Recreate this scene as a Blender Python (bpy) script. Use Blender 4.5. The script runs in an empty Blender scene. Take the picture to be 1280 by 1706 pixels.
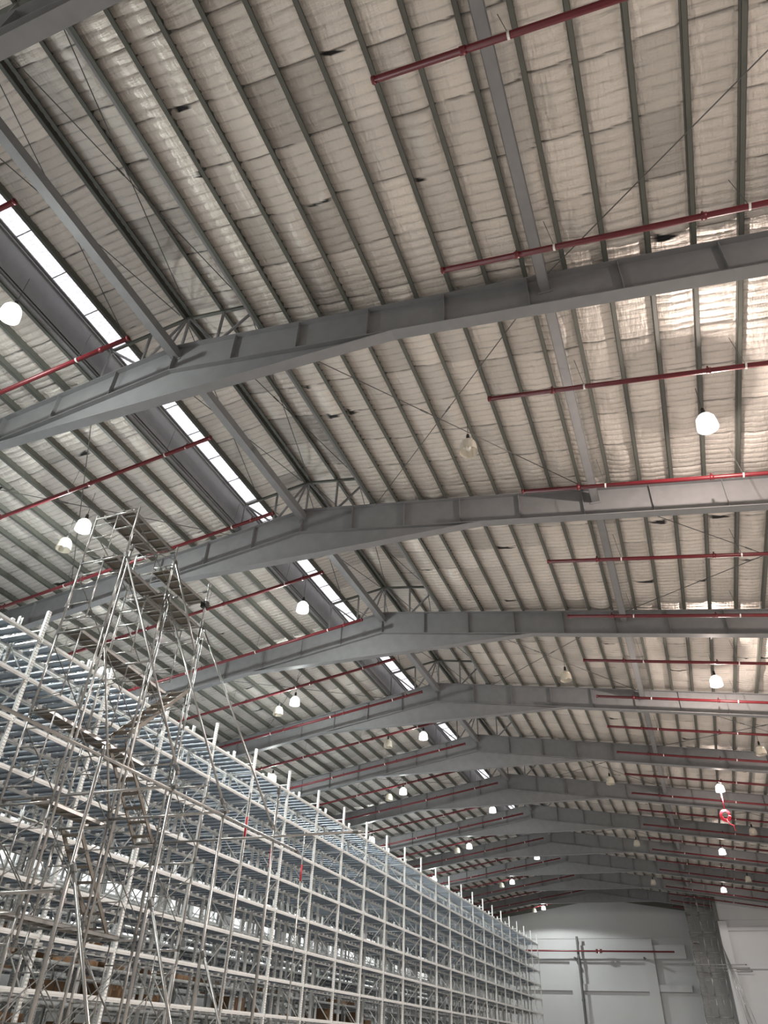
import bpy, math, random
import numpy as np
from mathutils import Vector, Matrix

random.seed(7)
rng = np.random.RandomState(7)
scene = bpy.context.scene
COL = scene.collection
ZO = 1.6                      # eye height: all heights below are written from the eye, the floor is at -1.7
FLOOR = -1.7

# ------------------------------------------------------------------ camera
cam_d = bpy.data.cameras.new('camera')
cam = bpy.data.objects.new('camera', cam_d)
COL.objects.link(cam)
cam_d.sensor_fit = 'VERTICAL'
cam_d.sensor_height = 36.0
cam_d.lens = 1189.48 / 1706 * 36.0
cam_d.clip_end = 400
_R = Matrix(((0.9329687780547575, 0.18957764508591857, 0.30598950253021767),
             (0.35830735551382525, -0.570409968777834, -0.7390861292864045),
             (0.034425254678823056, 0.7991825723841506, -0.6001017562361822)))
cam.matrix_world = Matrix.Translation((10.657, -2.1635, ZO)) @ _R.to_4x4()
scene.camera = cam

# ------------------------------------------------------------------ world, exposure
world = bpy.data.worlds.new('world')
scene.world = world
world.use_nodes = True
_bg = world.node_tree.nodes['Background']
_bg.inputs[0].default_value = (1.0, 0.95, 0.90, 1)
_bg.inputs[1].default_value = 0.45
scene.view_settings.view_transform = 'Standard'
scene.view_settings.look = 'None'
scene.view_settings.exposure = 0.0
scene.view_settings.gamma = 1.0
scene.view_settings.use_curve_mapping = False
scene.cycles.use_denoising = True
scene.cycles.max_bounces = 7
scene.cycles.diffuse_bounces = 4
scene.cycles.glossy_bounces = 3
scene.cycles.sample_clamp_indirect = 4.0
LAMP_W = 1900.0               # downward beam of a lit high-bay lamp
SPILL_W = 900.0               # light scattered sideways and up by its prismatic reflector
WARM = (1.0, 0.85, 0.76)
COOL = (0.94, 1.0, 0.965)

# ------------------------------------------------------------------ materials
def new_mat(name):
    m = bpy.data.materials.new(name)
    m.use_nodes = True
    nt = m.node_tree
    return m, nt, nt.nodes['Principled BSDF']

def simple(name, col, rough=0.5, metal=0.0, bump=0.0, scale=20.0, vary=0.0, spec=None):
    m, nt, b = new_mat(name)
    b.inputs['Roughness'].default_value = rough
    b.inputs['Metallic'].default_value = metal
    if spec is not None:
        b.inputs['Specular IOR Level'].default_value = spec
    tc = nt.nodes.new('ShaderNodeTexCoord')
    nz = nt.nodes.new('ShaderNodeTexNoise')
    nz.inputs['Scale'].default_value = scale
    nz.inputs['Detail'].default_value = 4
    nt.links.new(tc.outputs['Object'], nz.inputs['Vector'])
    mx = nt.nodes.new('ShaderNodeMixRGB')
    mx.inputs[1].default_value = (*[c * (1 - vary) for c in col], 1)
    mx.inputs[2].default_value = (*[min(1, c * (1 + vary)) for c in col], 1)
    nt.links.new(nz.outputs['Fac'], mx.inputs[0])
    nt.links.new(mx.outputs[0], b.inputs['Base Color'])
    if bump:
        bp = nt.nodes.new('ShaderNodeBump')
        bp.inputs['Strength'].default_value = bump
        bp.inputs['Distance'].default_value = 0.02
        nt.links.new(nz.outputs['Fac'], bp.inputs['Height'])
        nt.links.new(bp.outputs[0], b.inputs['Normal'])
    return m

M = {}
M['steel'] = simple('grey_painted_steel', (0.22, 0.22, 0.225), 0.5, 0.0, 0.05, 3.0, 0.16)
M['purlin'] = simple('grey_primed_purlin', (0.10, 0.105, 0.09), 0.5, 0.0, 0.03, 4.0, 0.12)
M['red'] = simple('red_pipe_paint', (0.12, 0.008, 0.013), 0.4, 0.0, 0.0, 5.0, 0.12)
M['clamp'] = simple('zinc_clamp', (0.75, 0.75, 0.72), 0.4, 0.3, 0.0, 5.0, 0.1)
M['rod'] = simple('dark_rod', (0.12, 0.12, 0.115), 0.5, 0.3, 0.0, 5.0, 0.1)
M['rack'] = simple('pale_rack_steel', (0.72, 0.73, 0.71), 0.45, 0.0, 0.02, 6.0, 0.1)
M['beam'] = simple('pale_rack_beam', (0.64, 0.645, 0.63), 0.45, 0.0, 0.02, 6.0, 0.1)
M['galv'] = simple('galvanised_panel', (0.36, 0.40, 0.445), 0.35, 0.6, 0.05, 12.0, 0.15)
M['scaf'] = simple('galvanised_tube', (0.36, 0.35, 0.335), 0.3, 0.75, 0.05, 3.0, 0.35)
M['plank'] = simple('steel_plank', (0.15, 0.13, 0.105), 0.5, 0.2, 0.05, 6.0, 0.25)
M['black'] = simple('black_plastic', (0.02, 0.02, 0.02), 0.5)
M['conc'] = simple('concrete_floor', (0.46, 0.43, 0.40), 0.6, 0.0, 0.1, 0.6, 0.1)
M['wall'] = simple('painted_wall', (0.47, 0.475, 0.48), 0.7, 0.0, 0.05, 0.7, 0.05)
M['pier'] = simple('grey_pier', (0.27, 0.265, 0.26), 0.7, 0.0, 0.05, 0.7, 0.06)
M['roofsheet'] = simple('dark_roof_sheet', (0.05, 0.05, 0.05), 0.8)
M['card'] = simple('cardboard', (0.33, 0.19, 0.10), 0.8, 0.0, 0.05, 4.0, 0.15)
M['redcord'] = simple('red_cord', (0.75, 0.04, 0.07), 0.5)
M['redtape'] = simple('red_tape', (0.45, 0.02, 0.03), 0.5)

def slot_mat(yc):
    m = simple('perforated_rack_post', (0.72, 0.73, 0.71), 0.45, 0.0, 0.0, 6.0, 0.08)
    nt = m.node_tree; b = nt.nodes['Principled BSDF']
    tc = nt.nodes.new('ShaderNodeTexCoord'); sx = nt.nodes.new('ShaderNodeSeparateXYZ')
    nt.links.new(tc.outputs['Object'], sx.inputs[0])
    def mth(op, a, v=None):
        n = nt.nodes.new('ShaderNodeMath'); n.operation = op
        if hasattr(a, 'name'): nt.links.new(a, n.inputs[0])
        else: n.inputs[0].default_value = a
        if v is not None:
            if hasattr(v, 'name'): nt.links.new(v, n.inputs[1])
            else: n.inputs[1].default_value = v
        return n.outputs[0]
    u = mth('ABSOLUTE', mth('SUBTRACT', mth('ABSOLUTE', mth('SUBTRACT', sx.outputs['Y'], yc)), 0.024))
    row = mth('LESS_THAN', u, 0.009)
    sl = mth('LESS_THAN', mth('FRACT', mth('DIVIDE', sx.outputs['Z'], 0.075)), 0.5)
    mask = mth('MULTIPLY', row, sl)
    old = b.inputs['Base Color'].links[0].from_socket
    mx = nt.nodes.new('ShaderNodeMixRGB'); mx.inputs[2].default_value = (0.10, 0.095, 0.09, 1)
    nt.links.new(mask, mx.inputs[0]); nt.links.new(old, mx.inputs[1]); nt.links.new(mx.outputs[0], b.inputs['Base Color'])
    return m

def foil_mat():
    m, nt, b = new_mat('foil_insulation')
    b.inputs['Metallic'].default_value = 0.55
    at = nt.nodes.new('ShaderNodeAttribute'); at.attribute_name = 'tone'
    tc = nt.nodes.new('ShaderNodeTexCoord')
    mp = nt.nodes.new('ShaderNodeMapping'); mp.inputs['Scale'].default_value = (1.6, 12.0, 1.0)
    nz = nt.nodes.new('ShaderNodeTexNoise'); nz.inputs['Scale'].default_value = 1.6; nz.inputs['Detail'].default_value = 6
    nt.links.new(tc.outputs['Object'], mp.inputs[0]); nt.links.new(mp.outputs[0], nz.inputs['Vector'])
    mp2 = nt.nodes.new('ShaderNodeMapping'); mp2.inputs['Scale'].default_value = (9.0, 2.0, 1.0)
    nz2 = nt.nodes.new('ShaderNodeTexNoise'); nz2.inputs['Scale'].default_value = 1.5; nz2.inputs['Detail'].default_value = 5
    nt.links.new(tc.outputs['Object'], mp2.inputs[0]); nt.links.new(mp2.outputs[0], nz2.inputs['Vector'])
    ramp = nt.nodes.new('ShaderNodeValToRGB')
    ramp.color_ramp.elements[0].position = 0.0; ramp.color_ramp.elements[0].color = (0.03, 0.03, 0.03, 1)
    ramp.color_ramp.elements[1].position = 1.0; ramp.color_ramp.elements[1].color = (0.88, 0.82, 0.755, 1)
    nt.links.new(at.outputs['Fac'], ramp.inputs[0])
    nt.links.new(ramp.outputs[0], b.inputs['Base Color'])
    rr = nt.nodes.new('ShaderNodeMapRange')
    rr.inputs['To Min'].default_value = 0.46; rr.inputs['To Max'].default_value = 0.7
    nt.links.new(nz.outputs['Fac'], rr.inputs['Value']); nt.links.new(rr.outputs[0], b.inputs['Roughness'])
    ad = nt.nodes.new('ShaderNodeMath'); ad.operation = 'ADD'
    nt.links.new(nz.outputs['Fac'], ad.inputs[0]); nt.links.new(nz2.outputs['Fac'], ad.inputs[1])
    bp = nt.nodes.new('ShaderNodeBump'); bp.inputs['Strength'].default_value = 0.8; bp.inputs['Distance'].default_value = 0.03
    nt.links.new(ad.outputs[0], bp.inputs['Height']); nt.links.new(bp.outputs[0], b.inputs['Normal'])
    return m
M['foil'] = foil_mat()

def skylight_mat():
    m, nt, b = new_mat('translucent_daylight_sheet')
    tc = nt.nodes.new('ShaderNodeTexCoord')
    mp = nt.nodes.new('ShaderNodeMapping'); mp.inputs['Scale'].default_value = (6.0, 14.0, 1.0)
    nz = nt.nodes.new('ShaderNodeTexNoise'); nz.inputs['Scale'].default_value = 1.2; nz.inputs['Detail'].default_value = 6
    nt.links.new(tc.outputs['Object'], mp.inputs[0]); nt.links.new(mp.outputs[0], nz.inputs['Vector'])
    rr = nt.nodes.new('ShaderNodeMapRange')
    rr.inputs['From Min'].default_value = 0.42; rr.inputs['From Max'].default_value = 0.62
    rr.inputs['To Min'].default_value = 0.75; rr.inputs['To Max'].default_value = 1.7
    nt.links.new(nz.outputs['Fac'], rr.inputs['Value'])
    b.inputs['Base Color'].default_value = (0.8, 0.8, 0.82, 1)
    b.inputs['Emission Color'].default_value = (0.93, 0.93, 1.0, 1)
    nt.links.new(rr.outputs[0], b.inputs['Emission Strength'])
    return m
M['sky'] = skylight_mat()

def emit(name, col, st):
    m, nt, b = new_mat(name)
    b.inputs['Base Color'].default_value = (0.9, 0.9, 0.9, 1)
    b.inputs['Emission Color'].default_value = (*col, 1)
    b.inputs['Emission Strength'].default_value = st
    return m
M['bulb_warm'] = emit('lit_bulb_warm', (1, 0.93, 0.88), 12)
M['bulb_cool'] = emit('lit_bulb_cool', (0.97, 1, 0.98), 12)
M['dome_lit'] = emit('lit_reflector', (1, 0.98, 0.95), 1.6)
M['cap_lit'] = emit('glowing_cap', (1, 0.98, 0.95), 0.9)
def lit_skirt():
    m = bpy.data.materials.new('lit_prismatic_skirt'); m.use_nodes = True
    nt = m.node_tree; nt.nodes.clear()
    o = nt.nodes.new('ShaderNodeOutputMaterial'); mx = nt.nodes.new('ShaderNodeMixShader'); mx.inputs[0].default_value = 0.45
    tr = nt.nodes.new('ShaderNodeBsdfTransparent'); em = nt.nodes.new('ShaderNodeEmission')
    em.inputs[0].default_value = (1, 0.98, 0.95, 1); em.inputs[1].default_value = 4.0
    nt.links.new(tr.outputs[0], mx.inputs[1]); nt.links.new(em.outputs[0], mx.inputs[2]); nt.links.new(mx.outputs[0], o.inputs[0])
    return m
M['dome_lit'] = lit_skirt()
M['window'] = emit('daylit_window', (1.0, 1.0, 0.97), 0.55)

def dome_off():
    m, nt, b = new_mat('clear_prismatic_reflector')
    b.inputs['Base Color'].default_value = (0.78, 0.72, 0.60, 1)
    b.inputs['Roughness'].default_value = 0.25
    b.inputs['Transmission Weight'].default_value = 0.5
    b.inputs['Alpha'].default_value = 0.85
    return m
M['dome_off'] = dome_off()

# ------------------------------------------------------------------ mesh helpers
ORG = {}

class MB:
    def __init__(self):
        self.v = []; self.f = []
    def add(self, vs, fs):
        n = len(self.v)
        self.v += [tuple(p) for p in vs]
        self.f += [tuple(i + n for i in f) for f in fs]
        return self
    def box(self, x0, x1, y0, y1, z0, z1):
        return self.add([(x0, y0, z0), (x1, y0, z0), (x1, y1, z0), (x0, y1, z0), (x0, y0, z1), (x1, y0, z1), (x1, y1, z1), (x0, y1, z1)],
                        [(0, 3, 2, 1), (4, 5, 6, 7), (0, 1, 5, 4), (1, 2, 6, 5), (2, 3, 7, 6), (3, 0, 4, 7)])
    def loft(self, secs, closed=True, caps=True):
        n = len(secs[0]); vs = [p for s in secs for p in s]; fs = []
        for k in range(len(secs) - 1):
            for i in range(n if closed else n - 1):
                j = (i + 1) % n
                fs.append((k * n + i, k * n + j, (k + 1) * n + j, (k + 1) * n + i))
        if caps and closed:
            fs.append(tuple(range(n - 1, -1, -1))); fs.append(tuple(range((len(secs) - 1) * n, len(secs) * n)))
        return self.add(vs, fs)
    def bar(self, a, b, w, h, up=(0, 0, 1)):
        a = Vector(a); b = Vector(b); d = (b - a).normalized(); up = Vector(up)
        s = d.cross(up)
        if s.length < 1e-4: s = d.cross(Vector((0, 1, 0)))
        s.normalize(); u = s.cross(d)
        q = [(-w / 2, -h / 2), (w / 2, -h / 2), (w / 2, h / 2), (-w / 2, h / 2)]
        return self.loft([[p + s * x + u * y for x, y in q] for p in (a, b)])
    def tube(self, a, b, r, n=8, caps=True):
        a = Vector(a); b = Vector(b); d = (b - a).normalized()
        s = d.cross(Vector((0, 0, 1)))
        if s.length < 1e-3: s = Vector((1, 0, 0))
        s.normalize(); u = s.cross(d)
        return self.loft([[p + (s * math.cos(2 * math.pi * i / n) + u * math.sin(2 * math.pi * i / n)) * r for i in range(n)] for p in (a, b)], True, caps)
    def path(self, pts, r, n=6):
        pts = [Vector(p) for p in pts]; secs = []
        for k, p in enumerate(pts):
            d = (pts[min(k + 1, len(pts) - 1)] - pts[max(k - 1, 0)]).normalized()
            s = d.cross(Vector((0, 0.3, 1)))
            if s.length < 1e-3: s = Vector((1, 0, 0))
            s.normalize(); u = s.cross(d)
            secs.append([p + (s * math.cos(2 * math.pi * i / n) + u * math.sin(2 * math.pi * i / n)) * r for i in range(n)])
        return self.loft(secs)
    def lathe(self, c, prof, n=20, caps=False):
        cx, cy, cz = c
        return self.loft([[(cx + r * math.cos(2 * math.pi * i / n), cy + r * math.sin(2 * math.pi * i / n), cz + z) for i in range(n)] for r, z in prof], True, caps)
    def prism(self, poly, y0, y1):          # poly of (x, z) drawn along y
        return self.loft([[(x, y, z) for x, z in poly] for y in (y0, y1)])
    def build(self, name, mat, parent=None, smooth=False, org=None):
        me = bpy.data.meshes.new(name)
        if parent is not None:
            o0 = ORG[parent.name]
        elif org is not None:
            o0 = Vector(org)
        else:
            a = np.array(self.v); lo = a.min(0); hi = a.max(0)
            o0 = Vector(((lo[0] + hi[0]) / 2, (lo[1] + hi[1]) / 2, lo[2]))
        me.from_pydata([(x - o0.x, y - o0.y, z - o0.z) for x, y, z in self.v], [], self.f)
        me.materials.append(M[mat] if isinstance(mat, str) else mat)
        if smooth:
            me.polygons.foreach_set('use_smooth', [True] * len(me.polygons))
        me.update()
        o = bpy.data.objects.new(name, me)
        COL.objects.link(o)
        if parent is not None:
            o.parent = parent
        else:
            o.location = o0 + Vector((0, 0, ZO))
        ORG[o.name] = o0
        return o

def tag(o, label, cat, group=None):
    o['label'] = label; o['category'] = cat
    if group: o['group'] = group
    return o
def thing(name, label, cat, loc, group=None):
    o = bpy.data.objects.new(name, None)
    o.empty_display_size = 0.2
    COL.objects.link(o)
    o.location = Vector(loc) + Vector((0, 0, ZO))
    ORG[o.name] = Vector(loc)
    return tag(o, label, cat, group)
def struct(name, mb, mat):
    o = mb.build(name, mat, org=(0, 0, 0)); o['kind'] = 'structure'
    return o
def dup(root, shift, label, group=None, kids=None):
    """copy of a thing with its parts and their sub-parts"""
    r = root.copy(); COL.objects.link(r)
    r.location = root.location + Vector(shift)
    r['label'] = label
    if group: r['group'] = group
    ORG[r.name] = ORG[root.name] + Vector(shift)
    for ch in list(root.children):
        c = ch.copy(); COL.objects.link(c); c.parent = r
        for g in ch.children:
            d = g.copy(); COL.objects.link(d); d.parent = c
    return r
ORD = ['first', 'second', 'third', 'fourth', 'fifth', 'sixth', 'seventh', 'eighth', 'ninth', 'tenth', 'eleventh', 'twelfth',
       'thirteenth', 'fourteenth', 'fifteenth', 'sixteenth', 'seventeenth', 'eighteenth', 'nineteenth', 'twentieth', 'twenty-first', 'twenty-second',
       'twenty-third', 'twenty-fourth', 'twenty-fifth', 'twenty-sixth']

# ------------------------------------------------------------------ building numbers
B = 8.0                 # bay between portal frames
H = 15.52               # top of rafter at the ridge
S = 0.157               # roof slope
XE = 21.0               # eaves
Y0, Y1 = -8.0, 96.0
NF = 12
X0P, DP, NP = 2.801, 0.8631, 22
MONX = 2.74             # half width of the ridge vent
def rz(x): return H - S * abs(x)
def mz(x): return 16.90 - S * abs(x)       # under side of the ridge vent purlins
PD = 0.2

# ------------------------------------------------------------------ floor and walls
struct('floor', MB().box(-XE, XE, Y0 - 4, Y1, FLOOR - 0.2, FLOOR), 'conc')

w = MB()
xs = [-XE, 0, XE]
w.loft([[(-XE, y, FLOOR), (XE, y, FLOOR), (XE, y, rz(XE) + 0.25), (0, y, H + 0.25), (-XE, y, rz(XE) + 0.25)] for y in (96.0, 96.3)])
struct('wall_back', w, 'wall')
# forward ledges of the back wall
def ledge(name, x0, x1, z0, z1, d, mat='wall', y=96.0):
    return struct(name, MB().box(x0, x1, y - d, y, z0, z1), mat)
ledge('trim_1', -XE, 8.4, 10.99, 11.12, 0.10)
ledge('trim_2', -XE, 8.4, 8.98, 10.30, 0.28)
ledge('trim_3', -XE, 8.4, 5.92, 6.55, 0.32)
ledge('trim_4', -XE, 8.4, 2.30, 2.95, 0.20)
for n, (xa, xb) in enumerate(((-12.1, -11.1), (-4.35, -3.25), (3.95, 5.0))):
    ledge('trim_%d' % (5 + n), xa, xb, FLOOR, 10.85, 0.42)
# gable edge flashing, dark, following the roof
g = MB()
for s in (-1, 1):
    g.loft([[(s * 0.0, y, H + 0.1), (s * XE, y, rz(XE) + 0.1), (s * XE, y, rz(XE) - 0.42), (0, y, H - 0.5)] for y in (95.6, 95.8)])
struct('trim_8', g, 'purlin')
# left wall with a daylit window band seen through the racks
w = MB()
w.box(-XE - 0.3, -XE, Y0, Y1, FLOOR, 4.7); w.box(-XE - 0.3, -XE, Y0, Y1, 8.9, rz(XE) + 0.25)
struct('wall_left', w, 'pier')
for k in range(13):
    ya, yb = (k - 1) * B + 0.06, k * B - 0.06
    f = MB()
    for i in range(7):
        yy = ya + (yb - ya) * i / 6
        f.box(-XE - 0.16, -XE - 0.08, yy - 0.04, yy + 0.04, 4.7, 8.9)
    for zz in (4.74, 6.8, 8.86): f.box(-XE - 0.16, -XE - 0.08, ya, yb, zz - 0.04, zz + 0.04)
    wo = struct('window_%d' % (k + 1), f, 'wall')
    MB().box(-XE - 0.2, -XE - 0.17, ya, yb, 4.7, 8.9).build('pane', 'window', wo)
# room block standing forward at the far right, and the dark pier beside it
w = MB().box(12.2, XE, 84.0, 96.0, FLOOR, 13.6)
struct('wall_right', w, 'wall')
struct('trim_9', MB().box(12.2, XE, 83.85, 84.0, 11.12, 13.5), 'wall')
struct('trim_10', MB().box(12.2, XE, 83.82, 84.0, 10.2, 10.5), 'wall')
struct('trim_11', MB().box(12.2, XE, 83.8, 84.0, 7.1, 7.4), 'wall')
struct('trim_12', MB().box(12.15, 12.9, 83.6, 84.0, FLOOR, 11.0), 'wall')
struct('trim_13', MB().box(9.3, 12.2, 90.0, 96.0, FLOOR, 13.6), 'pier')
struct('trim_14', MB().box(11.95, 12.3, 83.7, 83.95, 11.0, 13.6), 'purlin')

# ------------------------------------------------------------------ foil-faced roof insulation (the ceiling)
def foil(name, xlines, zfun, y0, y1, seed, holes=True, seg=8):
    r = np.random.RandomState(seed)
    ys = np.concatenate([np.arange(y0, min(26, y1), 0.026), np.arange(min(26, y1), min(45, y1), 0.052), np.arange(min(45, y1), y1 + 0.01, 0.075)])
    xs = []; cell = []; frac = []
    for i in range(len(xlines) - 1):
        for q in range(seg):
            t = q / seg
            xs.append(xlines[i] * (1 - t) + xlines[i + 1] * t); cell.append(i); frac.append(t)
    xs.append(xlines[-1]); cell.append(len(xlines) - 2); frac.append(1.0)
    xs = np.array(xs); cell = np.array(cell); frac = np.array(frac)
    X, Y = np.meshgrid(xs, ys, indexing='ij')
    C = cell[:, None] * np.ones_like(Y, dtype=int); F = frac[:, None] * np.ones_like(Y)
    pitch = 0.217
    nb = int((y1 - y0) / 1.3) + 6
    ncell = len(xlines)
    off = r.uniform(-0.10, 0.10, ncell)
    yy = Y - y0 + off[C] + 0.008 * np.sin(F * 5 + C)
    pj = np.clip((yy / 1.3).astype(int), 0, nb - 1)
    amp = r.uniform(0.6, 1.5, (ncell, nb))[C, pj]
    sag = r.uniform(0.3, 1.3, (ncell, nb))
    t = yy / 1.3 - pj
    sg = sag[C, pj] * (1 - t) + sag[C, np.clip(pj + 1, 0, nb - 1)] * t
    env = np.clip(np.minimum(F, 1 - F) * 6, 0, 1)
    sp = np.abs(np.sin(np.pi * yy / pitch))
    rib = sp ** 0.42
    Z = -0.030 * rib * amp * (0.5 + 0.5 * env)
    Z -= 0.035 * sg * np.sin(np.pi * F)
    dj = np.minimum(t, 1 - t) * 1.3
    deep = (r.uniform(0, 1, (ncell, nb)) < 0.75)[C, pj]
    Z += 0.030 * np.exp(-(dj / 0.02) ** 2) * deep
    # wrinkles running along the purlins
    for k in range(5):
        fx, fy, ph = r.uniform(8, 26), r.uniform(1, 7), r.uniform(0, 6.28, (ncell, nb))
        Z += 0.0030 * np.sin(X * fx + Y * fy + ph[C, pj]) * env
    loose = (r.uniform(0, 1, (ncell, nb)) < 0.12)[C, pj]
    Z -= loose * 0.07 * np.sin(np.pi * t) * np.clip(F * 2, 0, 1) ** 2 * (1 - F ** 6)
    base = np.array([zfun(x) for x in xs])[:, None]
    Zf = base + Z + ZO
    tone = np.clip(r.normal(0.86, 0.06, (ncell, nb)), 0.5, 1.0)
    tone[r.uniform(0, 1, (ncell, nb)) < 0.05] *= 0.72
    tn = tone[C, pj] * (1 - 0.42 * (1 - sp) ** 7)  # rib creases darkened: their shade is painted into the tone
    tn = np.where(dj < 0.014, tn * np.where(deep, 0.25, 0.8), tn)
    if holes:       # torn seams, black painted into the tone for the dark void above
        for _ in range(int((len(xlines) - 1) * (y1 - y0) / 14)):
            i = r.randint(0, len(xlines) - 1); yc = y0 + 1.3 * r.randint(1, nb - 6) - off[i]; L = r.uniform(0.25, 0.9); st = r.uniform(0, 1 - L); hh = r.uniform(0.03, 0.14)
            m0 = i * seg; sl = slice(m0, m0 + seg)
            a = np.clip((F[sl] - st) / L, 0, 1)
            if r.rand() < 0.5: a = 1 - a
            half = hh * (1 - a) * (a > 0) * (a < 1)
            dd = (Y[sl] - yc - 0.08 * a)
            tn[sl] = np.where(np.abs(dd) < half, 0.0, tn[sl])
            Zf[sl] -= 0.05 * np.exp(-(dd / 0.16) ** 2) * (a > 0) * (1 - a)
    nx, ny = X.shape
    verts = np.stack([X, Y, Zf], -1).reshape(-1, 3)
    idx = np.arange(nx * ny).reshape(nx, ny)
    q = np.stack([idx[:-1, :-1], idx[:-1, 1:], idx[1:, 1:], idx[1:, :-1]], -1)   # faces look down
    keep = np.ones(q.shape[:2], bool)
    q = q[keep]
    me = bpy.data.meshes.new(name)
    me.vertices.add(len(verts)); me.vertices.foreach_set('co', verts.astype(np.float32).ravel())
    me.loops.add(q.size); me.loops.foreach_set('vertex_index', q.astype(np.int32).ravel())
    me.polygons.add(len(q))
    me.polygons.foreach_set('loop_start', np.arange(0, q.size, 4, dtype=np.int32))
    me.polygons.foreach_set('use_smooth', np.ones(len(q), bool))
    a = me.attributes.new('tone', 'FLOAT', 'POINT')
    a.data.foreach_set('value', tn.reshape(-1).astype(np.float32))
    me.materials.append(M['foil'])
    me.update(calc_edges=True)
    o = bpy.data.objects.new(name, me); COL.objects.link(o)
    o['kind'] = 'structure'
    return o

PX = [X0P + DP * i for i in range(NP)]
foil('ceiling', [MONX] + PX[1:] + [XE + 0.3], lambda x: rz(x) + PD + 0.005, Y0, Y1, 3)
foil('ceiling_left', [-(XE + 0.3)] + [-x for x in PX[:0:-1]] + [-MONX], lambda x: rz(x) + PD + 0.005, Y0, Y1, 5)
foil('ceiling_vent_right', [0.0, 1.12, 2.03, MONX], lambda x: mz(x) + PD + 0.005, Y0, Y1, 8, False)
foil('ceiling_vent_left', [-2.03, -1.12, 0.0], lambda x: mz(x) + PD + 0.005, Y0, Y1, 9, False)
# dark metal roofing above the insulation
r_ = MB()
for s in (-1, 1):
    r_.loft([[(s * MONX, y, rz(MONX) + PD + 0.12), (s * (XE + 0.5), y, rz(XE + .5) + PD + 0.12), (s * (XE + 0.5), y, rz(XE + .5) + PD + 0.16), (s * MONX, y, rz(MONX) + PD + 0.16)] for y in (Y0, Y1)])
    r_.loft([[(0, y, mz(0) + PD + 0.12), (s * (MONX + .3), y, mz(MONX + .3) + PD + 0.12), (s * (MONX + .3), y, mz(MONX + .3) + PD + 0.16), (0, y, mz(0) + PD + 0.16)] for y in (Y0, Y1)])
struct('ceiling_roofing', r_, 'roofsheet')

# daylight sheet along the left edge of the ridge vent, in lengths, with cross bars
for k in range(13):
    ya = Y0 + k * B
    m_ = MB()
    n = 24
    secs = []
    for i in range(n * 4 + 1):
        y = ya + B * i / (n * 4)
        d = 0.012 * abs(math.sin(math.pi * i / 4))
        secs.append([(x, y, mz(x) + PD - 0.01 - d) for x in (-2.03, -MONX - 0.02)])
    m_.loft(secs, False, False)
    sk = m_.build('window_%d' % (20 + k), 'sky', org=(0, 0, 0)); sk['kind'] = 'structure'
    fr = MB()
    for i in range(6):
        y = ya + 0.1 + B * i / 6
        fr.bar((-2.0, y, mz(2.0) + PD - 0.035), (-MONX, y, mz(MONX) + PD - 0.035), 0.025, 0.02)
    fr.build('crossbar', 'steel', sk)
# upright side cheeks of the ridge vent with folded edges
for s, nm in ((-1, 'trim_15'), (1, 'trim_16')):
    c = MB()
    x = s * MONX
    zb = rz(MONX) + 0.05
    c.box(min(x, x + s * 0.03), max(x, x + s * 0.03), Y0, Y1, zb, mz(MONX) + PD)
    for zz, dd in ((zb + 0.02, 0.09), (zb + 0.14, 0.05), (mz(MONX) + PD - 0.18, 0.05), (mz(MONX) + PD - 0.06, 0.07)):
        c.box(min(x, x - s * dd), max(x, x - s * dd), Y0, Y1, zz, zz + 0.035)
    struct(nm, c, 'steel')

# ------------------------------------------------------------------ portal frames
def frame_parts(t):
    D = 1.0; HB = 13.50
    y0 = 0.0
    XH = (H - D - HB) / S           # where the haunch runs out
    for s in (-1, 1):
        w = MB().prism([(0, rz(0)), (s * XE, rz(XE)), (s * XE, rz(XE) - D), (0, H - D)], y0 - 0.008, y0 + 0.008)
        w.build('rafter_web', 'steel', t)
        f = MB().loft([[(0, y, H), (s * XE, y, rz(XE)), (s * XE, y, rz(XE) - 0.022), (0, y, H - 0.022)] for y in (y0 - 0.15, y0 + 0.15)])
        f.build('top_flange', 'steel', t)
        f = MB().loft([[(0, y, H - D), (s * XE, y, rz(XE) - D), (s * XE, y, rz(XE) - D - 0.022), (0, y, H - D - 0.022)] for y in (y0 - 0.15, y0 + 0.15)])
        f.build('bottom_flange', 'steel', t)
        c = MB().box(min(s * XE, s * (XE - 0.55)), max(s * XE, s * (XE - 0.55)), y0 - 0.15, y0 - 0.13, FLOOR, rz(XE) - 0.3)
        c.box(min(s * XE, s * (XE - 0.55)), max(s * XE, s * (XE - 0.55)), y0 + 0.13, y0 + 0.15, FLOOR, rz(XE) - 0.3)
        c.box(s * (XE - 0.28) - 0.01, s * (XE - 0.28) + 0.01, y0 - 0.13, y0 + 0.13, FLOOR, rz(XE) - 0.3)
        c.build('column', 'steel', t)
        for i in range(1, 10):
            x = s * (i * 2.0 - 0.06 * i + 0.02)
            st = MB()
            for sy in (-1, 1):
                st.loft([[(xx, y, rz(x) - 0.022), (xx, y, rz(x) - D)] for xx, y in ((x - 0.007, y0 + sy * 0.008), (x + 0.007, y0 + sy * 0.008), (x + 0.007, y0 + sy * 0.13), (x - 0.007, y0 + sy * 0.13), (x - 0.007, y0 + sy * 0.008))], False, False)
            st.build('stiffener', 'steel', t)
    h = MB().prism([(0, H - D - 0.022), (XH, HB), (-XH, HB)], y0 - 0.008, y0 + 0.008)
    h.prism([(0, H - D - 0.022), (-XH, HB), (-XH + 0.01, HB), (0.01, H - D - 0.022)], y0 - 0.008, y0 + 0.008)
    h.build('haunch', 'steel', t)
    MB().box(-XH, XH, y0 - 0.15, y0 + 0.15, HB - 0.024, HB).build('haunch_flange', 'steel', t)
    MB().box(-0.008, 0.008, y0 - 0.14, y0 + 0.14, H - D, H - 0.022).build('stiffener', 'steel', t)

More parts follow.
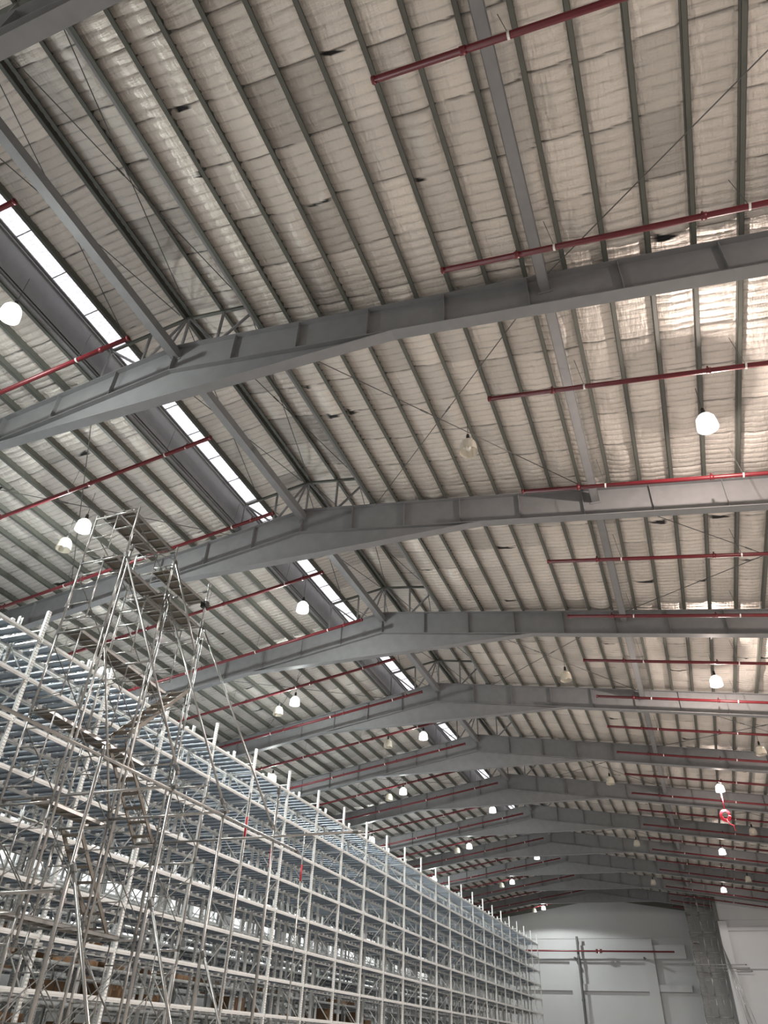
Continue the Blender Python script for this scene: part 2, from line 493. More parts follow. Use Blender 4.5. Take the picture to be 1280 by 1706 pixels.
FRAME_L = ['grey steel portal frame nearest the camera, cut by the top left corner',
           'grey steel portal frame second from the camera, the widest fully seen rafter',
           'grey steel portal frame third from the camera, warm lit right half']
def fl(k): return FRAME_L[k] if k < 3 else 'grey steel portal frame with peaked haunch, %s from the camera' % ORD[k]
pf = thing('portal_frame', fl(0), 'roof frame', (0, 0, FLOOR), 'portal frames down the hall')
frame_parts(pf)
for k in range(1, NF):
    dup(pf, (0, k * B, 0), fl(k))

# small trusses that carry the ridge vent
def truss_parts(t):
    y = 0.0
    zc = lambda x: mz(x) - 0.05
    for s in (-1, 1):
        MB().bar((0, y, zc(0)), (s * 2.62, y, zc(2.62)), 0.08, 0.08).build('top_chord', 'purlin', t)
        MB().bar((s * 2.62, y, zc(2.62)), (s * 2.62, y, rz(2.62)), 0.06, 0.06, (0, 1, 0)).build('post', 'steel', t)
        MB().bar((s * 1.25, y, zc(1.25)), (s * 1.25, y, rz(1.25)), 0.06, 0.06, (0, 1, 0)).build('post', 'steel', t)
        MB().bar((s * 0.05, y, zc(0)), (s * 1.18, y, rz(1.18)), 0.06, 0.06, (0, 1, 0)).build('diagonal', 'steel', t)
        MB().bar((s * 1.3, y, rz(1.3)) if s > 0 else (s * 2.6, y, zc(2.6)), (s * 2.55, y, zc(2.55)) if s > 0 else (s * 1.3, y, rz(1.3)), 0.06, 0.06, (0, 1, 0)).build('diagonal', 'steel', t)
    MB().bar((0.06, y, zc(0)), (0.06, y, H), 0.06, 0.06, (0, 1, 0)).build('post', 'steel', t)
    MB().bar((-0.03, y, zc(0)), (-0.5, y, rz(0.5)), 0.05, 0.05, (0, 1, 0)).build('diagonal', 'steel', t)
tr = thing('vent_truss', 'small grey ridge vent truss on the %s portal frame from the camera' % ORD[0], 'truss', (0, 0, H), 'trusses under the ridge vent')
truss_parts(tr)
for k in range(1, NF):
    dup(tr, (0, k * B, 0), 'small grey ridge vent truss on the %s portal frame from the camera' % ORD[k])

# ------------------------------------------------------------------ purlins
def purlin(x, zb, name, label, dirn, group):
    m_ = MB()
    t = 0.006; fw = 0.10
    x1 = x + dirn * fw
    a, b = min(x, x + dirn * t), max(x, x + dirn * t)
    m_.box(a, b, Y0, Y1, zb, zb + PD)
    a, b = min(x, x1), max(x, x1)
    m_.box(a, b, Y0, Y1, zb, zb + t); m_.box(a, b, Y0, Y1, zb + PD - t, zb + PD)
    a, b = min(x1, x1 - dirn * t), max(x1, x1 - dirn * t)
    m_.box(a, b, Y0, Y1, zb, zb + 0.022)
    return tag(m_.build(name, 'purlin'), label, 'purlin', group)
for s, side in ((1, 'right'), (-1, 'left')):
    for i, x in enumerate(PX):
        purlin(s * (x - 0.04), rz(x), 'purlin', 'grey steel purlin, %s out from the ridge vent on the %s slope' % (ORD[i], side), s, 'purlins of the %s slope' % side)
    for j, x in enumerate((0.06, 1.12, 2.03)):
        purlin(s * x, mz(x), 'vent_purlin', 'dark steel purlin in the ridge vent, %s from its ridge on the %s side' % (ORD[j], side), s, 'purlins of the ridge vent')

# ------------------------------------------------------------------ longitudinal tie beams
for nm, x, z0, z1, where in (('ridge', 0.0, 15.08, 15.36, 'hung under the ridge'), ('right', 10.08, 13.47, 13.73, 'on the right slope')):
    first = None
    for k in range(12):
        lab = 'long grey box tie beam %s in the %s bay from the camera' % (where, ORD[k])
        if first is None:
            t = thing('tie_beam', lab, 'beam', (x, B / 2, z0), 'tie beams ' + where)
            m_ = MB().box(x - 0.12, x + 0.12, 0.03, B - 0.03, z0, z0 + 0.015); m_.box(x - 0.12, x + 0.12, 0.03, B - 0.03, z1 - 0.015, z1)
            m_.box(x - 0.12, x - 0.105, 0.03, B - 0.03, z0, z1); m_.box(x + 0.105, x + 0.12, 0.03, B - 0.03, z0, z1)
            m_.build('box_section', 'steel', t)
            e = MB().box(x - 0.16, x + 0.16, 0.012, 0.03, z0 - 0.05, z1 + 0.05); e.build('end_plate', 'steel', t)
            e = MB().box(x - 0.16, x + 0.16, B - 0.03, B - 0.012, z0 - 0.05, z1 + 0.05); e.build('end_plate', 'steel', t)
            first = t
        else:
            dup(first, (0, k * B, 0), lab)

# ------------------------------------------------------------------ bracing rods under the purlins
def rod(a, b, label, group='cross bracing rods under the roof'):
    t = thing('bracing_rod', label, 'rod', a, group)
    MB().tube(a, b, 0.014, 6).build('rod', 'rod', t)
    va, vb = Vector(a), Vector(b); c = (va * 0.55 + vb * 0.45); d = (vb - va).normalized() * 0.12
    MB().tube(c - d, c + d, 0.026, 6).build('turnbuckle', 'rod', t)
for k in range(0, 8):
    for s, side in ((1, 'right'), (-1, 'left')):
        xa, xb = (10.2, 19.4) if k % 2 == 0 else (2.9, 9.9)
        for u in (0, 1):
            p, q = (xa, xb) if u == 0 else (xb, xa)
            rod((s * p, k * B + 0.2, rz(p) - 0.06 - 0.03 * u), (s * q, (k + 1) * B - 0.2, rz(q) - 0.06 - 0.03 * u),
                'thin bracing rod in the %s bay, %s slope, running %s with distance' % (ORD[k], side, 'outward' if u == 0 else 'inward'))
        if k < 5:
            for u in (0, 1):
                p, q = (0.15, 2.0) if u == 0 else (2.0, 0.15)
                rod((s * p, k * B + 0.2, mz(p) - 0.02 - 0.03 * u), (s * q, (k + 1) * B - 0.2, mz(q) - 0.02 - 0.03 * u),
                    'thin rod in the ridge vent, %s bay, %s side, running %s with distance' % (ORD[k], side, 'outward' if u == 0 else 'inward'), 'rods in the ridge vent')

# ------------------------------------------------------------------ red sprinkler pipes
def pz(x): return 14.55 - S * abs(x)
def pipe_thing(s, y, label):
    xa = 8.12 if s > 0 else 0.33
    t = thing('sprinkler_pipe', label, 'pipe', (s * xa, y, pz(xa)), 'red sprinkler pipes on the %s slope' % ('right' if s > 0 else 'left'))
    MB().tube((s * xa, y, pz(xa)), (s * (XE - .6), y, pz(XE - .6)), 0.06, 12).build('pipe', 'red', t, True)
    root = t; t = bpy.data.objects[[c.name for c in t.children][0]]
    x = xa + (2.35 if s > 0 else 1.6)
    cap = MB().tube((s * xa, y, pz(xa)), (s * (xa + 0.06), y, pz(xa + 0.06)), 0.072, 12); cap.build('end_cap', 'red', t, True)
    while x < XE - 1:
        z = pz(x)
        MB().tube((s * (x - 0.02), y, z), (s * (x + 0.02), y, pz(x + .04)), 0.068, 12).build('clamp', 'clamp', t)
        MB().tube((s * x, y, z + 0.05), (s * (x - 0.12), y, rz(x) + 0.03), 0.007, 5).build('hanger', 'rod', t)
        xc = x - 0.75
        c = MB().tube((s * (xc - 0.05), y, pz(xc - 0.05)), (s * (xc + 0.05), y, pz(xc + 0.05)), 0.072, 12)
        c.tube((s * xc, y, pz(xc)), (s * xc, y, pz(xc) + 0.14), 0.022, 6)
        c.build('coupling', 'red', t, True)
        x += 3.45
    return root
for s, side in ((1, 'right'), (-1, 'left')):
    f = pipe_thing(s, 2.6, 'red sprinkler pipe across the %s slope, nearest the camera' % side)
    for j in range(1, 23):
        dup(f, (0, 3.98 * j, 0), 'red sprinkler pipe across the %s slope, %s from the camera' % (side, ORD[j]))

# ------------------------------------------------------------------ high-bay lamps
def lamp(x, y, z, lit, label, col=COOL, group='high-bay lamps', w=1.0, sp=1.0):
    t = thing('pendant_lamp', label, 'lamp', (x, y, z - 0.2), group)
    top = rz(x)
    MB().tube((x, y, top + 0.02), (x, y, z + 0.42), 0.009, 6).build('suspension_rod', 'rod', t)
    MB().lathe((x, y, z), [(0.001, 0.44), (0.045, 0.43), (0.055, 0.30), (0.05, 0.22), (0.001, 0.21)], 12).build('lamp_holder', 'black', t, True)
    prof = [(0.212, 0.085), (0.235, -0.03), (0.245, -0.16), (0.25, -0.20)]
    MB().lathe((x, y, z), [(0.02, 0.245), (0.05, 0.24), (0.10, 0.225), (0.17, 0.17), (0.214, 0.08), (0.205, 0.08), (0.16, 0.16), (0.09, 0.21), (0.02, 0.225)], 24).build('reflector_cap', 'cap_lit' if lit else 'dome_off', t, True)
    MB().lathe((x, y, z), prof, 24).build('reflector', 'dome_lit' if lit else 'dome_off', t, True)
    refl = [c for c in t.children if c.name.split('.')[0] == 'reflector'][0]
    bulb = [(0.001, 0.22), (0.03, 0.2), (0.035, 0.14), (0.045, 0.10), (0.05, 0.08), (0.03, 0.06), (0.001, 0.05)] if lit else [(0.001, 0.22), (0.03, 0.2), (0.035, 0.12), (0.07, 0.02), (0.08, -0.05), (0.06, -0.11), (0.001, -0.14)]
    MB().lathe((x, y, z), bulb, 14).build('bulb', ('bulb_warm' if col == WARM else 'bulb_cool') if lit else 'clamp', refl, True)
    if lit:
        ld = bpy.data.lights.new('lamp_light', 'POINT')
        ld.energy = SPILL_W * w * sp; ld.color = col; ld.shadow_soft_size = 0.07
        lo = bpy.data.objects.new('lamp_light', ld)
        COL.objects.link(lo); lo.parent = t; lo.location = (0, 0, 0.2 - 0.02)
        ls = bpy.data.lights.new('lamp_beam', 'SPOT')
        ls.energy = LAMP_W * w; ls.color = tuple(0.5 + 0.5 * c for c in col); ls.shadow_soft_size = 0.2
        ls.spot_size = math.radians(164); ls.spot_blend = 0.12
        lb = bpy.data.objects.new('lamp_beam', ls)
        COL.objects.link(lb); lb.parent = t; lb.location = (0, 0, 0.2 - 0.23)
for j, y in enumerate((12.1, 27.9, 43.1, 59.4, 75.0)):
    lamp(13.05, y, 12.33, True, 'lit lamp over the right side, %s from the camera' % ('nearest and brightest' if j == 0 else ORD[j]), WARM, w=(1.3, 1.15, 0.9, 0.7, 0.65)[j], sp=(1.8, 2.2, 0.7, 0.5, 0.4)[j])
for j, y in enumerate((12.1, 27.8, 43.4, 59.8, 75.8)):
    lamp(7.17, y, 13.25, False, 'unlit clear glass pendant lamp hanging right of the ridge, %s from the camera' % ORD[j])
for j, y in enumerate((36.2, 52.4, 68.6)):
    lamp(14.88, y, 12.05, False, 'unlit pendant lamp close to the right edge of the photo, %s from the camera' % ORD[j])
for j, y in enumerate((4.6, 19.8, 34.9, 50.5, 66.3)):
    lamp(-1.75 if j else -2.1, y, 13.9, True, 'lit lamp beside the ridge vent daylight strip, %s from the camera' % ORD[j], COOL, w=(1, 1, 0.8, 0.6, 0.5)[j], sp=(1, .8, .4, .4, .3)[j])
for j, y in enumerate((11.8, 27.1, 42.6, 58.4, 73.8, 89.5)):
    lamp(-5.7, y, 13.3, True, 'bright lit lamp on the left slope above the racks, %s from the camera' % ORD[j], COOL, w=1.1 if j == 5 else (0.8, 0.8, 0.7, 0.55, 0.5)[j], sp=1.4 if j < 2 else 0.4)
    lamp(-6.85, y + 0.5, 13.12, False, 'pendant lamp just left of a bright lit one, %s from the camera' % ORD[j], COOL)
for j, y in enumerate((35.3, 51.0, 66.3, 20.0)):
    lamp(-11.2, y, 12.43, True, 'lit lamp showing behind the rack tops, %s' % ('nearest' if j == 3 else ORD[j + 1] + ' from the camera'), COOL)
lamp(-3.8, 34.8, 13.6, False, 'unlit pendant lamp alone between the ridge and the racks')
# unseen lamps in these rows and one farther out, behind and beside the photographer
for (x, y) in ((17.8, 4.0), (17.8, 20.0), (17.8, 36.0)):
    lamp(x, y, rz(x) - 1.2, True, 'lit lamp outside the photo to the right, at %d metres' % (y + 10), WARM, 'lamps beyond the frame')
for (x, y) in ((-5.7, -4.0), (-11.2, 4.0)):
    lamp(x, y, rz(x) - 1.2, True, 'lit lamp outside the photo to the left, at %d metres' % (y + 10), COOL, 'lamps beyond the frame')

# ------------------------------------------------------------------ pallet racking
LV = [8.10 - 1.05 * k for k in range(10)]
YR0, BR = 10.154, 2.798
I0, I1 = -4, 23
def rack_row(xf, depth, label, name='storage_rack'):
    yA, yB = YR0 + BR * I0, YR0 + BR * I1
    t = thing(name, label, 'rack', (xf - depth / 2, (yA + yB) / 2, FLOOR), 'rows of tall storage racks')
    M['rackpost'] = slot_mat(yA - (yA + yB) / 2)
    first = None
    for i in range(I0, I1 + 1):
        y = YR0 + BR * i
        if first is None:
            def post(x, dirn):
                m_ = MB()
                m_.box(x - 0.004, x + 0.004, y - 0.05, y + 0.05, FLOOR, 8.94)
                m_.box(min(x, x - dirn * 0.07), max(x, x - dirn * 0.07), y - 0.05, y - 0.042, FLOOR, 8.94)
                m_.box(min(x, x - dirn * 0.07), max(x, x - dirn * 0.07), y + 0.042, y + 0.05, FLOOR, 8.94)
                return m_
            br = MB()
            z = FLOOR + 0.3; k = 0
            while z < 8.7:
                br.bar((xf - 0.06, y, z), (xf - depth + 0.06, y, z), 0.03, 0.03)
                if z < 7.4:
                    q0, q1 = (xf - 0.06, xf - depth + 0.06) if k % 2 == 0 else (xf - depth + 0.06, xf - 0.06)
                    br.bar((q0, y, z), (q1, y, z + 1.05), 0.03, 0.025)
                z += 1.05 if z < 7.6 else 0.35
                k += 1
            first = (post(xf, 1).build('upright', 'rackpost', t), post(xf - depth, -1).build('upright', 'rackpost', t), br.build('frame_brace', 'rack', t))
        else:
            for o in first:
                c = o.copy(); COL.objects.link(c); c.parent = t
                c.location = o.location + Vector((0, BR * (i - I0), 0))
    # beams: the nearest hundred as parts, the rest as one
    def beam(m_, x, y, z):
        m_.box(x - 0.022, x + 0.022, y + 0.05, y + BR - 0.05, z - 0.05, z + 0.05)
        m_.box(x + 0.022, x + 0.034, y + 0.05, y + BR - 0.05, z - 0.012, z + 0.05)
    rest = MB(); cnt = 0; bmesh_ = None
    for i in range(I0, I1):
        for l, z in enumerate(LV):
            for x in (xf + 0.01, xf - depth):
                if x > xf and 0 <= i < 10:
                    if bmesh_ is None:
                        b0 = MB(); beam(b0, x, YR0 + BR * i, z); bmesh_ = b0.build('beam', 'beam', t); z00, i00 = z, i
                    else:
                        c = bmesh_.copy(); COL.objects.link(c); c.parent = t
                        c.location = Vector((0, BR * (i - i00), z - z00))
                else:
                    beam(rest, x, YR0 + BR * i, z)
    ro = rest.build('beam', 'beam', t); ro['kind'] = 'stuff'
    # shelf panels across the depth
    pn = MB(); NPAN = 7; pw = BR / NPAN
    for i in range(I0, I1):
        for z in LV:
            for k in range(NPAN):
                y = YR0 + BR * i + pw * k + 0.03
                yb = y + pw - 0.12
                pn.box(xf - depth + 0.02, xf - 0.02, y, yb, z + 0.045, z + 0.05)
                pn.box(xf - depth + 0.02, xf - 0.02, y, y + 0.012, z + 0.01, z + 0.045)
                pn.box(xf - depth + 0.02, xf - 0.02, yb - 0.012, yb, z + 0.01, z + 0.045)
                pn.box(xf - depth + 0.024, xf - depth + 0.05, y + 0.02, y + pw * 0.55, z - 0.03 - 0.02 * (k % 2), z + 0.045)
    po = pn.build('shelf_panel', 'galv', t); po['kind'] = 'stuff'
    return t
ROWX = [(-3.87, 'front'), (-5.12, 'second'), (-8.6, 'third'), (-9.85, 'fourth'), (-13.3, 'fifth')]
for n, (xf, nm) in enumerate(ROWX):
    lab = ['long pale steel storage rack facing the open hall, whole length in view', 'long pale rack back to back behind the one facing the hall', 'long pale rack across the first aisle behind, second pair', 'long pale rack of the second pair, its far side', 'long pale rack standing farthest toward the left wall'][n]
    if n == 0:
        rk = rack_row(xf, 1.03, lab)
    else:
        dup(rk, (xf - ROWX[0][0], 0, 0), lab)

# cartons on the low shelves of the back rows
slots = [(x, l, b, h) for x in (-9.12, -10.37, -13.82) for l in (6, 7, 8, 9) for b in range(0, 13) for h in (0, 1)]
random.shuffle(slots)
for j, (x, l, b_, h) in enumerate(slots[:90]):
    z = LV[l] + 0.051
    sx, sy, sz = random.uniform(.3, .42), random.uniform(.4, .6), random.uniform(.45, .8)
    y = YR0 + BR * b_ + BR * (0.27 + 0.46 * h)
    t = thing('cardboard_box', 'brown cardboard box on a low rack shelf behind the front rows', 'box', (x, y, z), 'brown boxes stored low in the back racks')
    MB().box(x - sx, x + sx, y - sy, y + sy, z, z + sz).build('carton', 'card', t)
    MB().box(x - sx - .002, x + sx + .002, y - 0.03, y + 0.03, z, z + sz + .002).build('tape', 'plank', t)

# ------------------------------------------------------------------ scaffold
W_, HF = 1.19, 1.70
def scaf_frame(x, y, z, h=HF, dirx=1):
    """walk-through frame: two legs, top tube, inner ladder leg with rungs"""
    t = thing('walkthrough_scaffold', '', 'scaffold section', (x, y, z))
    r = 0.024
    for xx in (x, x + W_ * dirx):
        MB().tube((xx, y, z), (xx, y, z + h + 0.06), r, 8).build('leg', 'scaf', t, True)
    MB().tube((x, y, z + h - 0.03), (x + W_ * dirx, y, z + h - 0.03), r, 8).build('top_tube', 'scaf', t, True)
    xi = x + 0.62 * dirx
    m_ = MB().tube((xi, y, z + 0.25), (xi, y, z + h - 0.03), 0.015, 6)
    il = m_.build('inner_leg', 'scaf', t, True)
    n = 4 if h > 1.5 else 3
    for k in range(n):
        zz = z + 0.28 + k * 0.36
        MB().tube((x, y, zz), (xi, y, zz), 0.013, 6).build('rung', 'scaf', il, True)
    MB().tube((xi, y, z + h - 0.45), (x + W_ * dirx, y, z + h - 0.45), 0.013, 6).build('rung', 'scaf', t, True)
    for xx in (x, x + W_ * dirx):
        MB().lathe((xx, y, z), [(0.032, -0.06), (0.034, 0.0), (0.032, 0.06)], 8).build('coupling', 'rod', t)
    return t
FX = lambda n: -0.62 - 0.11 * n * 0.9
def fxy(n):      # left leg of the n-th frame line
    return (-0.62 - 0.13 * n, 7.75 + 1.68 * n)
LVZ = [9.56, 8.34, 6.64, 4.94, 3.24, 1.54, -0.16]
base = scaf_frame(0, 0, 0); pass
half = scaf_frame(0, 0, 0, 1.22)
LINES = {-2: (1.54, 'first'), -1: (3.24, 'second'), 0: (9.56, 'third'), 1: (9.56, 'fourth'), 2: (8.34, 'fifth'), 3: (4.94, 'sixth')}
used_b = used_h = False
for n, (top, nm) in LINES.items():
    x, y = fxy(n)
    for k in range(1, len(LVZ)):
        zt, zb = LVZ[k - 1], LVZ[k]
        if zt > top + 0.01: continue
        src, flag = (half, used_h) if k == 1 else (base, used_b)
        lab = 'galvanised scaffold frame in the %s line of the near tower, %s level up' % (nm, ORD[len(LVZ) - k])
        sh = Vector((x, y, zb))
        if not flag:
            src.location = src.location + sh; src['label'] = lab; src['group'] = 'frames of the near scaffold tower'
            SRC0 = None
            if k == 1: used_h = True; half0 = sh.copy()
            else: used_b = True; base0 = sh.copy()
        else:
            ref = half0 if k == 1 else base0
            dup(src, sh - ref, lab, 'frames of the near scaffold tower')
    # bottom level down to the floor
    sh = Vector((x, y, LVZ[-1]))
    lg = thing('base_jack', 'pair of adjustable scaffold feet under the %s frame line' % nm, 'scaffold foot', (x, y, FLOOR), 'feet of the near scaffold tower')
    for xx in (x, x + W_):
        MB().tube((xx, y, FLOOR), (xx, y, LVZ[-1]), 0.02, 8).build('leg', 'scaf', lg)
        MB().box(xx - 0.08, xx + 0.08, y - 0.08, y + 0.08, FLOOR, FLOOR + 0.012).build('foot_plate', 'scaf', lg)

def pole(a, b, label, r=0.024, mat='scaf', group='loose tubes of the near scaffold tower', name='scaffold_tube', ends=True):
    t = thing(name, label, 'scaffold tube', a, group)
    MB().tube(a, b, r, 8).build('tube', mat, t, True)
    if ends:
        va, vb = Vector(a), Vector(b); d = (vb - va).normalized()
        for c in (va + d * 0.1, vb - d * 0.1):
            MB().tube(c - d * 0.05, c + d * 0.05, r + 0.018, 8).build('coupler', 'rod', t)
    return t
# cross braces between frame lines
for n in (-2, -1, 0, 1, 2):
    x, y = fxy(n); x2, y2 = fxy(n + 1)
    if n + 1 > 3: continue
    for k in range(1, len(LVZ)):
        zt, zb = LVZ[k - 1], LVZ[k]
        if zt > min(LINES[n][0], LINES[n + 1][0]) + 0.01: continue
        for s, side in ((0, 'left'), (W_, 'right')):
            t = thing('cross_brace', 'thin crossed brace on the %s side between %s and next frame line, %s level up' % (side, LINES[n][1], ORD[len(LVZ) - k]), 'scaffold brace', (x + s, y, zb), 'cross braces of the near tower')
            h = zt - zb
            MB().tube((x + s, y, zb + 0.25), (x2 + s, y2, zb + h - 0.3), 0.011, 6).build('brace_tube', 'rod', t)
            MB().tube((x + s, y, zb + h - 0.3), (x2 + s, y2, zb + 0.25), 0.011, 6).build('brace_tube', 'rod', t)

def plank(a, b, w, label, mat='plank'):
    """steel deck board from a to b (centres of the short ends) with hooks and lighter cross ribs"""
    t = thing('scaffold_plank', label, 'scaffold plank', ((a[0] + b[0]) / 2, (a[1] + b[1]) / 2, a[2]), 'deck planks of the near tower')
    va, vb = Vector(a), Vector(b); d = (vb - va).normalized(); s = d.cross(Vector((0, 0, 1))).normalized()
    root = t
    t = MB().bar(va, vb, w, 0.012).build('deck', mat, t)
    for sg in (-1, 1):
        o = s * sg * (w / 2 - 0.01) - Vector((0, 0, 0.03))
        MB().bar(va + o, vb + o, 0.02, 0.06).build('side_rail', 'scaf', t)
    L = (vb - va).length; n = 5
    for k in range(n):
        c = va + d * (L * (k + 0.5) / n) - Vector((0, 0, 0.02))
        MB().bar(c - s * (w / 2 - 0.02), c + s * (w / 2 - 0.02), 0.05, 0.03).build('cross_rib', 'scaf', t)
    for e in (va, vb):
        for sg in (-1, 1):
            c = e + s * sg * (w / 2 - 0.08)
            MB().tube(c, c + (d * 0.04 if e is vb else -d * 0.04) + Vector((0, 0, 0.03)), 0.016, 6).build('hook', 'scaf', t)
    return root
def P2(n, fx, z):
    x, y = fxy(n)
    return (x + fx * W_, y, z + 0.03)
plank(P2(0, .33, 9.56), P2(1, .33, 9.56), .36, 'scaffold plank at the very top of the near tower, left of a pair')
plank(P2(0, .72, 9.56), P2(1, .72, 9.56), .36, 'scaffold plank at the very top of the near tower, right of a pair')
plank(P2(1, .72, 9.0), P2(2, .80, 9.0), .46, 'scaffold plank a step below the top, behind the topmost pair')
plank(P2(0, .62, 8.34), P2(1, .62, 8.34), .40, 'scaffold plank one level under the topmost pair')
plank(P2(1, .30, 8.34), P2(2, .30, 8.34), .40, 'scaffold plank one level under the top, left of two at the back')
plank(P2(1, .75, 8.34), P2(2, .75, 8.34), .40, 'scaffold plank one level under the top, right of two at the back')
plank(P2(0, .30, 6.64), P2(1, .30, 6.64), .40, 'scaffold plank two levels under the top at the front')
plank(P2(1, .30, 6.64), P2(2, .30, 6.64), .40, 'scaffold plank two levels under the top at the back')
plank(P2(0, .20, 4.94), P2(1, .20, 4.94), .36, 'dark scaffold plank with red end at mid height of the near tower', 'plank')
plank(P2(1, .20, 4.94), P2(2, .20, 4.94), .36, 'scaffold plank at mid height behind the dark red ended one')
plank(P2(0, .75, 3.24), P2(1, .75, 3.24), .36, 'dark scaffold plank one level below the red ended one')
plank(P2(1, .50, 1.54), P2(2, .50, 1.54), .40, 'dark scaffold plank low in the near tower')
plank(P2(0, .50, 1.54), P2(1, .50, 1.54), .40, 'dark scaffold plank low at the front of the near tower')

def stair(a, b, w, n, label, sidev):
    t = thing('scaffold_stair', label, 'stair', (a[0], a[1], min(a[2], b[2])), 'stairs of the near tower')
    va, vb = Vector(a), Vector(b); s = Vector(sidev).normalized()
    for sg in (-1, 1):
        MB().bar(va + s * sg * w / 2, vb + s * sg * w / 2, 0.025, 0.08).build('stringer', 'plank', t)
    for k in range(n):
        c = va + (vb - va) * ((k + 0.5) / n)
        hd = Vector((vb.x - va.x, vb.y - va.y, 0)).normalized()
        MB().bar(c - s * w / 2, c + s * w / 2, 0.18, 0.02).build('tread', 'plank', t)
    return t
stair(P2(1, .75, 4.8), P2(2, .75, 3.24), .44, 7, 'dark steel stair inside the near tower between mid height planks', (1, 0, 0))
stair(P2(2, .85, 6.6), P2(1, .75, 4.94), .44, 7, 'steel stair inside the near tower under the upper planks', (1, 0, 0))
stair(P2(1, .25, 3.2), P2(2, .25, 1.54), .44, 7, 'dark steel stair low inside the near tower', (1, 0, 0))

# outriggers on the open side, written with measured joints
G = 2.97
pole((-0.75, 7.83, 3.32), (G + 0.12, 7.83, 3.32), 'galvanised tube across the tower to the nearest outer standard')
pole((-0.2, 9.44, 3.32), (G + 0.12, 9.44, 3.32), 'galvanised tube across the tower to the middle outer standard')
pole((-0.4, 11.35, 3.32), (4.87, 11.35, 3.32), 'long galvanised tube poking out past the farthest outer standard')
pole((G, 3.9, 3.26), (G, 12.5, 3.26), 'long dark tube joining the outer standards lengthwise', 0.027)
pole((-0.62, 4.2, 3.2), (-0.8, 9.8, 3.2), 'tube along the inner left side at the outrigger height')
for y, nm, zt in ((4.5, 'cut by the lower left corner', 1.75), (6.06, 'second nearest', 3.4), (7.83, 'nearest fully seen', 3.4), (9.44, 'middle', 3.4), (11.35, 'farthest', 4.3)):
    pole((G, y, FLOOR), (G, y, zt), 'outer scaffold standard, ' + nm, 0.026)
ra = [((0.57, 7.72, 8.35), (2.95, 7.95, 3.55), 'raking tube from the tower top to the nearest outer standard'),
      ((0.44, 9.43, 8.3), (G, 9.43, 3.4), 'raking tube from the tower top to the middle outer standard'),
      ((0.36, 11.1, 8.34), (G, 11.3, 3.45), 'raking tube from the tower top to the farthest outer standard'),
      ((0.40, 9.50, 9.3), (1.6, 9.5, 6.6), 'short raking tube high on the tower beside the middle one'),
      ((0.57, 7.75, 6.6), (0.44, 9.43, 3.3), 'slanting tube on the open face of the tower'),
      ((G, 4.5, 1.75), (4.6, 4.6, FLOOR), 'raking strut from the corner standard to the floor'),
      ((G, 6.06, 1.85), (4.7, 6.1, FLOOR), 'raking strut from the second nearest standard to the floor'),
      ((G, 7.83, 1.7), (4.6, 7.9, FLOOR), 'raking strut from the nearest fully seen standard to the floor'),
      ((G, 9.44, 1.2), (4.5, 9.5, FLOOR), 'raking strut from the middle standard to the floor'),
      ((0.45, 6.06, 1.5), (G, 6.06, 1.5), 'short tube across low at the second nearest standard'),
      ((0.45, 4.5, 1.5), (G, 4.5, 1.5), 'short tube across low at the corner standard')]
for a, b, l in ra: pole(a, b, l)
# extra doubled standards lashed to the tower legs
for n, nm in ((0, 'front'), (1, 'middle'), (2, 'rear')):
    x, y = fxy(n)
    pole((x + W_ + 0.07, y + 0.05, 1.0), (x + W_ + 0.07, y + 0.05, 8.6 - 0.3 * n), 'long tube lashed to the right leg of the %s tower frames' % nm, 0.024)
    pole((x - 0.06, y + 0.05, 2.0), (x - 0.06, y + 0.05, 7.4 + .3 * n), 'long tube lashed to the left leg of the %s tower frames' % nm, 0.024)
# top guard rails
x0, y0 = fxy(1); x1, y1 = fxy(2)
pole((x0 + 0.1, y0, 9.0), (x0 + W_ + .1, y0, 9.0), 'short guard tube across the top behind the topmost planks', 0.02)
pole((x1 + 0.1, y1, 9.35), (x1 + W_, y1, 9.35), 'thin guard tube across the rear of the tower top', 0.016)
pole((x1 + W_, y1, 8.3), (x1 + W_, y1, 9.6), 'short upright at the rear right of the tower top', 0.02)
pole((x1 + 0.05, y1, 8.3), (x1 + 0.05, y1, 9.2), 'short upright at the rear left of the tower top', 0.02)
tag(MB().box(x1 + W_ - 0.09, x1 + W_ + 0.07, y1 - 0.08, y1 + 0.06, 8.86, 9.02).build('black_box', 'black'), 'small black box hung on the rear right top of the tower', 'box')  # a speaker-like black box
# red and white taped poles between tower and racks
for j, (x, y, zt, zb) in enumerate(((0.9, 13.6, 4.9, 3.4), (0.3, 16.0, 5.2, 3.2), (-0.3, 19.0, 5.3, 3.4))):
    t = thing('marker_pole', 'thin grey upright with a red band, %s from the tower toward the far wall' % ORD[j], 'pole', (x, y, FLOOR), 'red banded poles beside the rack')
    MB().tube((x, y, FLOOR), (x, y, zt), 0.024, 8).build('tube', 'scaf', t, True)
    MB().tube((x, y, zb + 0.5), (x, y, zb + 0.95), 0.028, 8).build('red_band', 'redtape', t, True)

